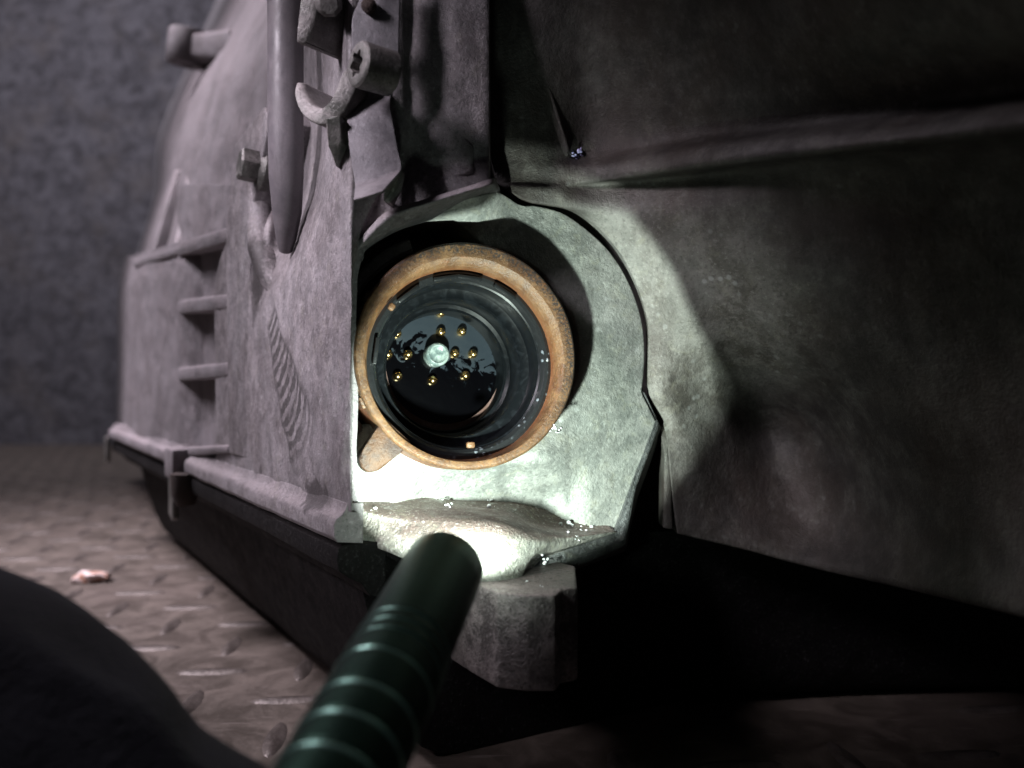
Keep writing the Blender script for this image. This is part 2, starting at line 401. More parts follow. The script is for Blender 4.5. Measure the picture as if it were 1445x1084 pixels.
a.b.inputs['Sheen Weight'].default_value = .05
a = N('white_corrosion'); M_crumb = a.out(a.mix(a.noise(700, 3, .6), (0.62, 0.66, 0.68), (0.88, 0.9, 0.92)), .8)
a = N('lint'); M_lint = a.out((0.55, 0.52, 0.85), .8)
a = N('pink_chip'); M_chip = a.out(a.mix(a.ramp(a.noise(250, 3, .6), .42, .55), (0.40, 0.20, 0.13), (0.72, 0.60, 0.58)), .7)

# ------------------------------------------------------------------ the setting
ZT = 0.0
def sheet(name, pts, mat):
    me = bpy.data.meshes.new(name); me.from_pydata([tuple(W(*p)) for p in pts], [], [tuple(range(len(pts)))])
    return link(name, me, mat)
fl = sheet('floor', [(-160, -60, 0), (120, -60, 0), (120, 141, 0), (-160, 141, 0)], M_floor); tag(fl, kind='structure')
wl = patch('wall', [[(-160, 140, 130), (-60, 140.3, 130), (40, 140, 130), (120, 140.2, 130)], [(-160, 140, 40), (-60, 140, 40), (40, 140.3, 40), (120, 140, 40)], [(-160, 140, -1), (-60, 140, -1), (40, 140, -1), (120, 140, -1)]],
           30, 30, M_wall, None, rough=0.5, rs=0.25, thick=2, conv=lambda x, y, z: Vector((x, y, z)))
tag(wl, kind='structure')
# tread plate lugs: bars alternately along and across
bm = bmesh.new()
Lh, Wh, Hh = 1.25, 0.33, 0.09
ring0, ring1 = [], []
for k in range(12):
    an = 2*math.pi*k/12
    ring0.append(bm.verts.new(W(Lh*math.copysign(abs(math.cos(an))**1.2, math.cos(an)), Wh*math.sin(an), -0.02)))
for k in range(12):
    an = 2*math.pi*k/12
    ring1.append(bm.verts.new(W(Lh*.80*math.copysign(abs(math.cos(an))**1.2, math.cos(an)), Wh*.45*math.sin(an), Hh)))
for k in range(12): bm.faces.new((ring0[k], ring0[(k+1) % 12], ring1[(k+1) % 12], ring1[k]))
bm.faces.new(ring1)
lug_me = bpy.data.meshes.new('tread_lug'); bm.to_mesh(lug_me); bm.free(); finish(lug_me, 60); lug_me.materials.append(M_tread)
cands = []
pit = 2.95; rot = math.radians(6)
for i in range(-60, 60):
    for j in range(-12, 60):
        x0, y0 = i*pit, j*pit
        x = x0*math.cos(rot)-y0*math.sin(rot)-1.0; y = x0*math.sin(rot)+y0*math.cos(rot)+.8
        if y < 8 or y > 138: continue
        px = 722.5+F*x/y; py = 542+F*CAMZ/y
        if px < -80 or px > 1530 or py > 1180: continue
        side = (Vector((x, y, 0))-P0).dot(NS)
        if side < -4.5 and y > 24 and x < 12: continue      # under the pan
        if y > 34 and x > 10: continue
        cands.append((y, x, (i+j) % 2))
cands.sort()
for y, x, k in cands[:290]:
    o = bpy.data.objects.new('tread_lug', lug_me); COL.objects.link(o); o.parent = fl
    o.location = W(x, y, 0); o.rotation_euler = (0, 0, rot+(math.pi/2 if k else 0)+random.uniform(-.02, .02))
bm = bmesh.new()
for y, x, k in cands[290:]:
    tmp = bmesh.new(); tmp.from_mesh(lug_me)
    tmp.transform(Matrix.Translation(W(x, y, 0)) @ Matrix.Rotation(rot+(math.pi/2 if k else 0), 4, 'Z'))
    t2 = bpy.data.meshes.new('t'); tmp.to_mesh(t2); tmp.free(); bm.from_mesh(t2); bpy.data.meshes.remove(t2)
o = from_bm('tread_lugs_far', bm, M_tread, fl, 60); tag(o, kind='stuff')

# ------------------------------------------------------------------ the gearbox
gb = empty('gearbox', W(-4, 30, 0))
tag(gb, 'dirty cast aluminium gearbox with a round electrical connector, lying on its black oil pan', 'gearbox')
def sd(px, off=0.0):            # where a pixel column meets the side wall plane pushed out by off
    p = P0+NS*off; k = (px-722.5)/F
    t = (k*p.y-p.x)/(U.x-k*U.y)
    return p.y+U.y*t
def SP(px, py, off=0.0): return PC(px, py, sd(px, off))
def SW(t, z, off=0.0):          # wall coordinates
    q = P0+U*t+NS*off; return Vector((q.x, q.y, z))
def spatch(name, rows, *a, **k):
    return patch(name, rows, *a, conv=SP, tdir=tuple(-NS), **k)

# near side wall, from the vertical corner back to the ribbed bay
rows = []
for py, offs in ((-70, (-1.0, -1.0, -1.0, -.9, -.5, -.3, -.1, 0)), (60, (-1.0, -1.0, -1.1, -1.2, -.6, -.3, -.1, 0)), (170, (-.7, -.6, -1.2, -1.4, -.9, -.35, -.1, 0)),
                 (260, (-.2, -.2, -.9, -1.3, -.7, -.2, 0, 0)), (330, (0, -.1, -.2, -.7, -.2, 0, 0, 0)), (400, (0, 0, -.05, -.15, 0, .05, .05, 0)),
                 (520, (0, 0, .05, .05, .05, .08, .05, 0)), (640, (0, 0, .0, .03, .05, .05, .03, 0)), (790, (0, 0, 0, 0, 0, 0, 0, 0))):
    lb = {-70: 392, 60: 384, 170: 372, 260: 348, 330: 324}.get(py, 304)
    rows.append([(491+(px-491)*(491-lb)/187, py if py < 700 else 542+2.78*F/sd(px), of) for px, of in zip((304, 330, 362, 392, 424, 452, 475, 494), offs)] + ([(516, py, -.38), (539, py, -.80)] if py < 300 else [(508, py, -.3), (517, py, -.5)] if py < 380 else [(495.5, py if py < 700 else 542+2.78*F/sd(494), -.08), (497, py if py < 700 else 542+2.78*F/sd(494), -.16)]))
spatch('side_wall', rows, 10, 12, M_side, gb, rough=0.03, rs=1.1, thick=.12)
# raised vertical band left of the tube, with its own slanting top
prism('wall_band', [SP(322, 640, .12), SP(348, 648, .01), SP(354, 300, .01), SP(380, 170, .05), SP(372, 150, 0), SP(330, 205, .1), SP(318, 330, .14)], -NS*1.4, M_side, gb, .08)
# ridge from hex bolt to the tube seat
tube('tube_seat_ridge', [SP(366, 232, -.3), SP(366, 290, -.25), SP(370, 350, -.2), SP(384, 385, -.3), SP(396, 415, -.45)], [.30, .36, .42, .46, .3], 16, M_side, gb)
# bay behind: recessed sheet with three ribs
spatch('ribbed_bay', [[(250, 260, -.9), (285, 260, -.8), (345, 260, -.6)], [(250, 340, -.8), (285, 340, -.55), (330, 330, -.55)], [(250, 460, -.55), (285, 460, -.6), (325, 460, -.6)], [(250, 640, -.5), (285, 640, -.55), (325, 640, -.55)]], 8, 10, M_far, gb, rough=.04)
for (y0, y1, t) in ((342, 320, 22), (424, 414, 22), (519, 511, 21)):
    prism('rib', [SP(250, y0, .05), SP(320, y1, .05), SP(320, y1+t, .05), SP(250, y0+t*.9, .05)], -NS*2.2, M_far, gb, .10)
prism('rib', [SP(246, 632, .15), SP(320, 628, .15), SP(320, 640, .15), SP(246, 645, .15)], -NS*2, M_far, gb, .10)
# far end panel, rounded to the left
spatch('end_panel', [[(176, 362, -4.5), (186, 362, -1.8), (196, 358, -.2), (240, 345, -.1), (262, 338, -.15), (288, 334, -.7)],
                     [(166, 420, -4), (177, 418, -1.6), (188, 415, 0), (238, 408, -.0), (256, 402, 0), (290, 401, -.6)],
                     [(166, 520, -4), (174, 520, -1.6), (186, 520, 0), (236, 520, 0), (253, 520, 0), (288, 520, -.6)],
                     [(164, 625, -4), (172, 625, -1.2), (184, 628, .1), (232, 640, .05), (256, 650, 0), (288, 652, -.6)]], 8, 12, M_far, gb, rough=.05, thick=2)
# domed upper housing behind
spatch('upper_housing', [[(330, -60, -16), (352, -40, -9), (380, -30, -5), (410, -30, -3), (440, -20, -3)],
                         [(286, 45, -14), (300, 52, -8), (330, 60, -4), (370, 60, -2.3), (430, 60, -1.6)],
                         [(250, 125, -12), (262, 128, -6), (290, 130, -3), (340, 130, -1.9), (420, 130, -1.2)],
                         [(222, 200, -10), (234, 205, -5), (262, 210, -2.2), (320, 210, -1.5), (400, 210, -1.1)],
                         [(217, 275, -9), (228, 275, -4), (252, 275, -1.8), (310, 275, -1.4), (380, 280, -1.1)],
                         [(196, 350, -8), (206, 352, -3), (240, 350, -1.4), (290, 345, -1.3), (360, 340, -1.2)],
                         [(186, 390, -8), (200, 390, -3), (236, 390, -1.4), (290, 390, -1.4), (360, 390, -1.3)]], 10, 10, M_far, gb, rough=.06, rs=.6, thick=1.5)
for (xa, ya, xb, yb, wd) in ((246, 240, 203, 362, 8), (264, 238, 234, 350, 9)):
    prism('fin', [SP(xa, ya, -1.9), SP(xa+4, ya, -1.9), SP(xb+wd+3, yb, -.4), SP(xb, yb, -.4)], -NS*3.0, M_far, gb, .10)
prism('panel_ledge', [SP(188, 366, .06), SP(276, 338, .06), SP(276, 352, .06), SP(188, 378, .06)], -NS*2.5, M_far, gb, .10)
# slanting web in the dome
0 and prism('web', [SP(372, 140, -.9), SP(376, 150, -.8), SP(302, 205, -.8), (SP(300, 196, -.9))], -NS*1, M_far, gb, .1)
# bolting ear at the very back
e1 = lathe('mounting_ear', [(.4, -1.15), (1.15, -1.15), (1.25, -1.0), (1.25, .8), (1.15, .95), (.4, .95), (.4, -1.15)], 28, M_far, gb, MX(PC(266, 66, 55), (0.15, -.1, 1)))
prism('ear_arm', [PC(262, 46, 54.5), PC(325, 38, 50), PC(325, 84, 50), PC(262, 80, 54.5)], (0, 1.6, 0), M_far, gb, .3, 3)

# bolting flange rail along the foot of the case (straight extrusions along the wall)
def rail(name, t0, t1, prof, mat, par, bevel=.08, n=24, rough=.03):
    """prof: closed list of (off, z)"""
    bm = bmesh.new(); rings = []
    for i in range(n+1):
        t = t0+(t1-t0)*i/n
        rings.append([bm.verts.new((SW(t, z, off)+NS*rough*noise.noise(Vector((t*.9, z, off)))+Vector((0, 0, rough*noise.noise(Vector((t*1.3, 7+z, off))))))*S) for off, z in prof])
    m = len(prof)
    for A, B in zip(rings, rings[1:]):
        for k in range(m): bm.faces.new((A[k], A[(k+1) % m], B[(k+1) % m], B[k]))
    bm.faces.new(rings[0]); bm.faces.new(rings[-1][::-1])
    return from_bm(name, bm, mat, par, 30)
RP = [(-.35, 7.0), (0.0, 7.0), (.05, 6.86), (.14, 6.74), (.26, 6.66), (.32, 6.54), (.31, 6.26), (.24, 6.16), (-.35, 6.1)]
rail('flange_rail', -0.05, 17.4, RP, M_side, gb)
rail('flange_rail', 18.6, 41.5, [(o+.1, z+.12) for o, z in RP], M_far, gb)
bm_ = prism('flange_step', [SW(17.3, 7.1, .75), SW(19.0, 7.1, .75), SW(19.0, 5.9, .75), SW(17.3, 5.9, .75)], -NS*2, M_far, gb, .12)
# black pan: flange lip, then the inset sump down to the floor
rail('pan_flange', 0.0, 41.5, [(-.9, 6.08), (.10, 6.08), (.20, 6.0), (.22, 5.75), (.16, 5.5), (-.05, 5.35), (-.35, 5.2), (-.55, 4.9), (-.9, 4.8)], M_pan, gb)
rail('oil_pan', 2.0, 39, [(-12, 5.3), (-.9, 5.3), (-1.05, 4.9), (-1.2, 4.2), (-1.5, 3.0), (-1.9, 1.8), (-2.3, .9), (-2.7, .4), (-3.2, .12), (-3.7, .02), (-12, .02)], M_pan, gb, n=20)
0 and rail('pan_bead', -0.4, 41, [(.0, 5.0), (.02, 5.08), (.06, 5.0), (.0, 4.92)], M_pan, gb, rough=.005)
for (t, ln) in ((17.9, 1.7), (40.6, 1.2)):
    cl = prism('pan_clip', [SW(t-.45, 6.4, .7), SW(t+.45, 6.4, .7), SW(t+.45, 6.2-ln, .7), SW(t-.2, 6.0-ln, .7), SW(t-.45, 6.1-ln, .7)], -NS*.25, M_bolt, gb, .06)
tube('pan_bolt_boss', [SW(16.8, 6.2, .35), SW(16.8, 5.4, .35), SW(16.8, 5.0, .3)], [.55, .5, .35], 14, M_core, gb)
# sump front, going off to the right in the dark
patch('pan_front', [[(-3.8, 21.2, 5.5), (0, 22.2, 5.6), (4, 24, 5.6), (14, 25, 5.6), (22, 24, 5.6)], [(-3.6, 21.4, 4.8), (0, 22.6, 4.8), (4, 24.4, 4.8), (14, 25.5, 4.8), (22, 24.5, 4.8)], [(-2.6, 23.0, 2.8), (0, 23.8, 2.8), (4, 25.2, 2.8), (14, 26.5, 2.8), (22, 25.5, 2.8)],
      [(-2.4, 24.0, .6), (0, 24.4, .6), (4, 25.8, .6), (14, 27, .6), (22, 26, .6)], [(-2.3, 25.4, .02), (0, 25.8, .02), (4, 27, .02), (14, 28, .02), (22, 28, .02)]], 10, 8, M_pan, gb, conv=lambda x, y, z: Vector((x, y, z)), rough=.05, thick=1)
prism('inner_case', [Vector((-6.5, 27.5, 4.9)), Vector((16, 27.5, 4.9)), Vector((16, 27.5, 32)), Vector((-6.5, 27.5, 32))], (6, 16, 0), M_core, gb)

# wall above the connector (between the strap and the bell-housing seam)
def lipy(px): return 300-(px-545)*0.30 if px > 545 else 300+(545-px)*.75
cols = (486, 500, 515, 540, 566, 580, 597, 612, 640, 668, 684, 690)
dd0 = (20.15, 19.75, 19.7, 19.8, 19.95, 20.2, 20.15, 20.05, 20.05, 20.15, 20.2, 20.25)
rows = []
for f, bul in ((-.25, .1), (0, .1), (.17, .1), (.3, .25), (.5, .2), (.7, .1), (.86, .0), (1, -.03)):
    rows.append([(px, f*lipy(px), d+(bul if 570 < px < 600 else 0)*-.35) for px, d in zip(cols, dd0)])
patch('front_wall', rows, 6, 8, M_side, gb, rough=.03, thick=1.5)
# shallow cast pad in that wall
prism('cast_pad', [PC(612, 262, 20.0), PC(668, 243, 20.05), PC(670, 205, 20.1), PC(655, 188, 20.1), PC(613, 222, 20.05)], (0, .8, 0), M_side, gb, .10, 3)
# vertical boss beside the strap
0 and tube('wall_boss', [PC(590, 20, 20.6), PC(590, 70, 20.6), PC(588, 140, 20.6), PC(583, 200, 20.5), PC(566, 262, 20.2), PC(552, 290, 20.0)], [.42, .44, .44, .42, .38, .25], 18, M_side, gb)
0 and prism('upper_pocket_lip', [PC(566, 52, 20.0), PC(612, 60, 20.0), PC(612, 84, 20.1), PC(566, 74, 20.1)], (0, 1, 0), M_side, gb, .12, 3)
# overhanging lip, then the fillet down to the plate
patch('lip', [[(488, 372, 20.1), (500, 350, 19.7), (512, 333, 19.5), (545, 299, 19.45), (600, 281, 19.6), (650, 266, 19.8), (690, 253, 20.0), (700, 250, 20.8)],
              [(490, 378, 20.1), (502, 356, 19.7), (516, 339, 19.45), (550, 307, 19.35), (604, 289, 19.5), (653, 274, 19.7), (692, 262, 19.9), (702, 258, 20.8)],
              [(492, 385, 20.3), (506, 362, 19.9), (512, 346, 19.55), (555, 320, 19.6), (608, 303, 20.1), (656, 286, 20.5), (696, 272, 20.8), (706, 268, 21.2)]], 8, 5, M_side, gb, rough=.02, thick=.6)

# ---- plate round the connector (polar sheet with the socket opening in it)
NF = Vector((0.309, -0.951, 0)).normalized(); PF = Vector((-3.79, 20.4, 0))
def fd(px, off=0.0):
    k = (px-722.5)/F; p = PF+NF*off
    # p + s*T, T=(.951,.309)
    s = (k*p.y-p.x)/(0.951-k*0.309); return p.y+0.309*s
KX, KY = 664, 500
def ring_at(poly, ang):
    """distance from K to a closed pixel polyline at an angle"""
    dx, dy = math.cos(ang), -math.sin(ang); best = 0
    for (x1, y1), (x2, y2) in zip(poly, poly[1:]+poly[:1]):
        ex, ey = x2-x1, y2-y1; den = dx*ey-dy*ex
        if abs(den) < 1e-9: continue
        t = ((x1-KX)*ey-(y1-KY)*ex)/den; u = ((x1-KX)*dy-(y1-KY)*dx)/den
        if t > 0 and -1e-6 <= u <= 1+1e-6: best = max(best, t)
    return best
outer = curve([(905, 555), (909, 500), (903, 445), (882, 390), (850, 345), (800, 305), (760, 292), (735, 290), (712, 276), (700, 270)], 6)
outer = [(x, y) for x, y in outer]+[(650, 282), (604, 300), (556, 316), (512, 343), (491, 385), (489, 450), (489, 560), (489, 640), (489, 745), (540, 770), (600, 740), (700, 742), (760, 770), (868, 748), (925, 595)]
inner = [(KX+149*math.cos(math.radians(t)), KY-149*math.sin(math.radians(t))) for t in range(-128, 86, 6)]+[(640, 313), (600, 314), (562, 318), (516, 344), (500, 380), (496, 440), (495, 520), (497, 612), (532, 592), (552, 606)]
NA = 288; NR = 34
verts = []; faces = []
for i in range(NA):
    ang = 2*math.pi*i/NA
    ro, ri = ring_at(outer, ang), ring_at(inner, ang)
    ri = min(ri, ro-3)
    for j in range(NR):
        f = j/(NR-1); r = ri+(ro-ri)*f
        px, py = KX+r*math.cos(ang), KY-r*math.sin(ang)
        d = fd(px)
        # fillet: the upper part sweeps forward to meet the lip
        up = max(0, min(1, (335-py)/60))*max(0, min(1, (735-px)/60)); d -= 1.35*up*up*(3-2*up)*.75
        # rounded lip of the opening
        edge = max(0, 1-(r-ri)/7.0); d += .16*edge*edge
        # shallow relief: hollow under the connector, raised web to its right
        lo = max(0, min(1, (py-655)/45))*max(0, min(1, (830-px)/60))*max(0, min(1, (px-560)/40)); d += .55*lo
        bl = math.exp(-((px-765)/34)**2-((py-655)/40)**2); d -= .22*bl
        st = 1/(1+math.exp(-(px-712)/4)) if py > 640 else 0; d += .10*st*max(0, min(1, (py-640)/20))
        # low diagonal crease on the right of the foot
        cr_ = 1/(1+math.exp(-(py-600)/5)); d += .06*cr_*(1 if px > 800 else 0)
        p = PC(px, py, d); p -= Vector((0, 1, 0))*fbm(p, 1.8, .02)
        verts.append(p*S)
n0 = len(verts)
for i in range(NA):
    for j in range(NR-1):
        a_, b_ = i*NR+j, ((i+1) % NA)*NR+j
        faces.append((a_, b_, b_+1, a_+1))
# wall of the opening and outer thickness
for i in range(NA): verts.append(verts[i*NR]-NF*2.6*S)
for i in range(NA): verts.append(verts[i*NR+NR-1]-NF*0.5*S)
for i in range(NA):
    k = (i+1) % NA
    faces.append((i*NR, n0+i, n0+k, k*NR)); faces.append((i*NR+NR-1, k*NR+NR-1, n0+NA+k, n0+NA+i))
me = bpy.data.meshes.new('connector_plate'); me.from_pydata([tuple(v) for v in verts], [], faces)
bm = bmesh.new(); bm.from_mesh(me); bmesh.ops.recalc_face_normals(bm, faces=bm.faces[:]); bm.to_mesh(me); bm.free(); finish(me, 40)
link('connector_plate', me, M_plate, gb)

# chamfered dark edge of the plate, lower right, and the narrow web beyond the triangular window
def FP(px, py, off=0): return PC(px, py, fd(px, off))
patch('plate_edge', [[(906, 552, 22.75), (926, 592, 22.85), (897, 668, 22.7), (868, 748, 22.4), (800, 768, 21.2), (737, 790, 20.0)],
                     [(911, 556, 22.8), (932, 602, 23.05), (899, 690, 22.9), (884, 768, 22.6), (812, 800, 21.3), (737, 834, 19.85)],
                     [(912, 558, 23.6), (934, 610, 24.2), (901, 700, 24.4), (881, 778, 24.0), (808, 806, 22.6), (735, 838, 20.6)]], 10, 6, M_chamfer, gb, su=False, rough=.02, thick=1.0)
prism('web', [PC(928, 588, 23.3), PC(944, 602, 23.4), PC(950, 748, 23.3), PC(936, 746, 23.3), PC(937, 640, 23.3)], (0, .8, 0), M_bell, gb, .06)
0 and prism('foot', [PC(880, 742, 23.2), PC(960, 735, 23.4), PC(975, 757, 23.3), PC(860, 800, 22.9)], (0, 2, 0), M_chamfer, gb, .08)

# ---- ledge under the connector with its rounded boss
patch('ledge', [[(489, 690, 21.1), (540, 700, 21.4), (590, 697, 21.9), (650, 700, 22.2), (720, 706, 22.4), (770, 716, 22.6), (810, 728, 22.7), (860, 742, 22.6)],
                [(489, 705, 20.6), (530, 706, 20.7), (580, 704, 21.2), (650, 712, 21.3), (710, 720, 21.3), (760, 738, 21.9), (800, 745, 22.1), (866, 748, 22.4)],
                [(489, 712, 20.3), (530, 722, 20.1), (575, 726, 20.0), (640, 728, 19.7), (705, 733, 19.7), (752, 745, 20.3), (800, 756, 21.0), (868, 750, 22.3)],
                [(489, 720, 20.25), (530, 734, 20.0), (575, 742, 19.7), (640, 742, 19.1), (705, 745, 19.1), (757, 760, 19.8), (800, 764, 20.9), (868, 752, 22.3)],
                [(489, 732, 20.2), (530, 750, 19.9), (578, 762, 19.4), (640, 768, 18.85), (705, 770, 18.85), (752, 776, 19.6), (780, 778, 20.5), (840, 762, 21.8)],
                [(489, 745, 20.2), (530, 763, 19.8), (580, 782, 19.3), (640, 808, 18.8), (700, 812, 18.8), (738, 808, 19.3), (745, 796, 20.0), (790, 780, 21.0)],
                [(489, 757, 20.2), (530, 772, 19.8), (580, 794, 19.3), (640, 830, 18.8), (692, 838, 18.8), (730, 838, 19.1), (742, 830, 19.8), (760, 810, 20.6)]], 14, 9, M_ledge, gb, rough=.022, rs=2.2, thick=1.2)
# socket collar seen under the sleeve
# ---- mounting lug with a bolt hole
def LG(px, d, z): return Vector((d*(px-722.5)/F, d, z))
plan = [(636, 19.6), (668, 18.6), (702, 17.75), (744, 17.55), (784, 17.55), (792, 18.0), (815, 18.2), (812, 20.4), (760, 21.5), (640, 21.5)]
lug = prism('mounting_lug', [LG(px, d, 5.42) for px, d in plan], (0, 0, -1.92), M_lug, gb, .07, 2)
cut = lathe('cut', [(.0, -2), (.42, -2), (.42, 1), (.0, 1)], 24, M_core, None, MX((0.62, 18.75, 5.2), (0, 0, 1)))
boolean_cut(lug, cut)
0 and tube('lug_fillet', [LG(690, 18.6, 5.35), LG(720, 18.9, 5.45), LG(740, 19.4, 5.6)], [.28, .34, .3], 14, M_ledge, gb)
b1 = lathe('lug_bolt', [(0, -.35), (.42, -.35), (.48, -.28), (.48, 0), (.3, .05), (.3, 1.2), (0, 1.2)], 6, M_bolt, gb, MX((-.28, 18.9, 2.75), (0, 0, 1)))
lathe('lug_spacer', [(0, -.5), (.75, -.5), (.85, -.4), (.85, .35), (.7, .5), (0, .5)], 24, M_pan, gb, MX((-1.0, 20.6, 3.1), (0, 0, 1)))
lathe('bolt_washer', [(0, -.1), (.62, -.1), (.62, .1), (0, .1)], 24, M_core, gb, MX((-.28, 18.9, 3.15), (0, 0, 1)))

# ---- bell housing
BH = [
 [(692, -80, 21.0), (760, -80, 20.6), (840, -80, 20.2), (1000, -80, 18.4), (1250, -80, 14.6), (1540, -80, 11.3)],
 [(690, 40, 21.4), (755, 40, 21.2), (850, 40, 21.1), (1000, 40, 19.6), (1250, 40, 15.8), (1540, 40, 12.3)],
 [(690, 150, 21.8), (772, 150, 21.8), (850, 150, 22.0), (1000, 140, 20.5), (1250, 110, 16.8), (1540, 80, 13.2)],
 [(692, 215, 21.9), (780, 212, 21.9), (850, 212, 22.2), (1000, 190, 20.8), (1250, 158, 17.3), (1540, 116, 13.6)],
 [(697, 240, 21.9), (780, 236, 21.8), (850, 234, 21.7), (1000, 208, 20.1), (1250, 184, 16.5), (1540, 142, 12.8)],
 [(700, 256, 21.8), (780, 256, 21.8), (850, 254, 21.7), (1000, 234, 20.0), (1250, 206, 16.4), (1540, 176, 12.8)],
 [(710, 264, 21.7), (782, 268, 21.7), (850, 262, 22.0), (1000, 246, 20.9), (1250, 219, 17.5), (1540, 196, 13.9)],
 [(746, 284, 21.7), (800, 288, 21.8), (880, 292, 21.7), (1000, 290, 20.8), (1250, 280, 18.4), (1540, 270, 15.0)],
 [(814, 300, 22.1), (850, 312, 22.0), (905, 324, 21.7), (1010, 332, 20.9), (1250, 340, 18.6), (1540, 335, 15.3)],
 [(874, 356, 22.3), (900, 362, 22.1), (940, 372, 21.8), (1030, 384, 21.1), (1250, 400, 18.8), (1540, 400, 15.6)],
 [(912, 446, 22.7), (938, 455, 22.5), (978, 464, 22.2), (1065, 482, 21.9), (1270, 500, 19.2), (1540, 510, 15.8)],
 [(915, 552, 22.9), (948, 558, 22.9), (1012, 570, 23.6), (1100, 590, 24.4), (1280, 600, 19.8), (1540, 610, 15.9)],
 [(938, 605, 23.2), (970, 620, 23.3), (1035, 638, 24.1), (1125, 655, 24.4), (1300, 675, 20.2), (1540, 705, 15.7)],
 [(948, 690, 23.3), (980, 700, 23.5), (1050, 712, 24.0), (1150, 735, 23.8), (1300, 765, 20.6), (1540, 820, 15.2)],
 [(955, 745, 23.3), (985, 752, 23.4), (1050, 768, 23.5), (1150, 795, 23.0), (1300, 830, 20.2), (1540, 890, 15.0)],
 [(957, 752, 23.7), (987, 760, 23.9), (1052, 774, 24.0), (1152, 800, 23.6), (1302, 832, 20.9), (1542, 888, 15.7)],
 [(955, 735, 26.5), (985, 740, 26.8), (1050, 750, 26.9), (1150, 770, 26.5), (1290, 800, 23.9), (1500, 850, 18.5)],
]
BH = [row+[tuple(b+(b-a)*.9 for a, b in zip(row[-2], row[-1]))] for row in BH]
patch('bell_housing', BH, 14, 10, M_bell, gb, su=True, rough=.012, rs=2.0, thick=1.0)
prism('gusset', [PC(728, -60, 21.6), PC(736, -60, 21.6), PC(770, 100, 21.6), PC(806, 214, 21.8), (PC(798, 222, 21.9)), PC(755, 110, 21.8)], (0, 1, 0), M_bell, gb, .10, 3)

# ------------------------------------------------------------------ connector sleeve and socket (in the plate's own frame)
AX = Vector((0.300, -0.951, 0.075)).normalized()
RC = PC(662, 501, fd(662)-.98)          # rim centre
Msl = Matrix.Translation(RC*S) @ frame_for(AX).to_4x4()
def local(name, bm, mat, parent, angle=35):
    bmesh.ops.recalc_face_normals(bm, faces=bm.faces[:])
    me = bpy.data.meshes.new(name); bm.to_mesh(me); bm.free(); finish(me, angle)
    me.materials.append(mat)
    o = bpy.data.objects.new(name, me); COL.objects.link(o)
    if parent is gb:
        o.scale = (1.015,)*3
        o.matrix_world = Msl
        o.parent = gb; o.matrix_parent_inverse = parent_world(gb).inverted()
        o.location = Msl.translation; o.rotation_euler = Msl.to_euler()
    else:
        o.parent = parent
    return o
def ll(name, prof, n, mat, parent, wob=0, closed=True, angle=35):
    bm = bmesh.new(); R = lathe_mesh(bm, prof+([prof[0]] if False else []), n, None, wob)
    if closed:
        for k in range(n): bm.faces.new((R[-1][k], R[-1][(k+1) % n], R[0][(k+1) % n], R[0][k]))
    return local(name, bm, mat, parent, angle)
RO = 2.63
ECC = Vector((-.06, -.17, 0))
sleeve = ll('connector_sleeve', [(RO, -2.2), (RO, -.08), (RO-.02, -.03), (RO-.06, 0), (2.44, .0), (2.36, -.02), (2.31, -.08), (2.27, -.18), (2.24, -.34), (2.20, -.9), (2.05, -1.6), (2.30, -1.6), (2.30, -2.2)], 128, M_amber, gb, wob=.012)
for v in sleeve.data.vertices:
    q = math.hypot(v.co.x, v.co.y)/S
    v.co += ECC*S*max(0, min(1, (2.45-q)/.2))
# little catches on the inside and the bumps on the outer left
def boxl(bm, c, sx, sy, sz, rz=0, bev=.03):
    r = bmesh.ops.create_cube(bm, size=1, matrix=Matrix.Translation(Vector(c)*S) @ Matrix.Rotation(rz, 4, 'Z') @ Matrix.Diagonal((sx*S, sy*S, sz*S, 1)))
    if bev: bmesh.ops.bevel(bm, geom=list({e for v in r['verts'] for e in v.link_edges}), offset=bev*S, segments=2, profile=.5, affect='EDGES')
for ang, wd in ((-89, .26), (148, .22)):
    bm = bmesh.new(); a_ = math.radians(ang)
    boxl(bm, (2.06*math.cos(a_), 2.06*math.sin(a_), -.16), .15, wd*.8, .12, a_, .05); local('catch', bm, M_amber, sleeve)
for k, ang in enumerate(range(150, 212, 9)):
    bm = bmesh.new(); a_ = math.radians(ang)
    boxl(bm, (2.62*math.cos(a_), 2.62*math.sin(a_), -.45), .14, .28, .5, a_, .04); local('grip_bump', bm, M_amber, sleeve)
# lever at lower left
bm = bmesh.new(); ang = math.radians(226)
d1 = Vector((math.cos(ang), math.sin(ang), 0)); d2 = Vector((-d1.y, d1.x, 0))
pr = [(2.35, .42), (2.75, .38), (3.30, .30), (3.50, .16), (3.52, -.02), (3.42, -.22), (3.2, -.28), (2.75, -.36), (2.35, -.46)]
top = [bm.verts.new((d1*r+d2*s+Vector((0, 0, -.12)))*S) for r, s in pr]; bot = [bm.verts.new((d1*r+d2*s+Vector((0, 0, -.6)))*S) for r, s in pr]
bm.faces.new(top); bm.faces.new(bot[::-1])
for k in range(len(pr)): bm.faces.new((top[k], bot[k], bot[(k+1) % len(pr)], top[(k+1) % len(pr)]))
bmesh.ops.bevel(bm, geom=bm.edges[:], offset=.06*S, segments=2, profile=.5, affect='EDGES')
local('lever', bm, M_lever, sleeve)
seal = ll('seal_ring', [(2.25, -.52), (2.15, -.48), (2.07, -.50), (2.0, -.60), (2.0, -.76), (2.25, -.78)], 96, M_seal, gb, wob=.02)
seal.location += Msl.to_3x3() @ (ECC*S)
bm = bmesh.new()                                      # broken castellations of the seal carrier
for ang in (100, 84, 58, 128, 172):
    a_ = math.radians(ang); boxl(bm, (2.03*math.cos(a_), 2.05*math.sin(a_), -.42), .10, .62, .14, a_, .03)
local('seal_tooth', bm, M_seal, seal)
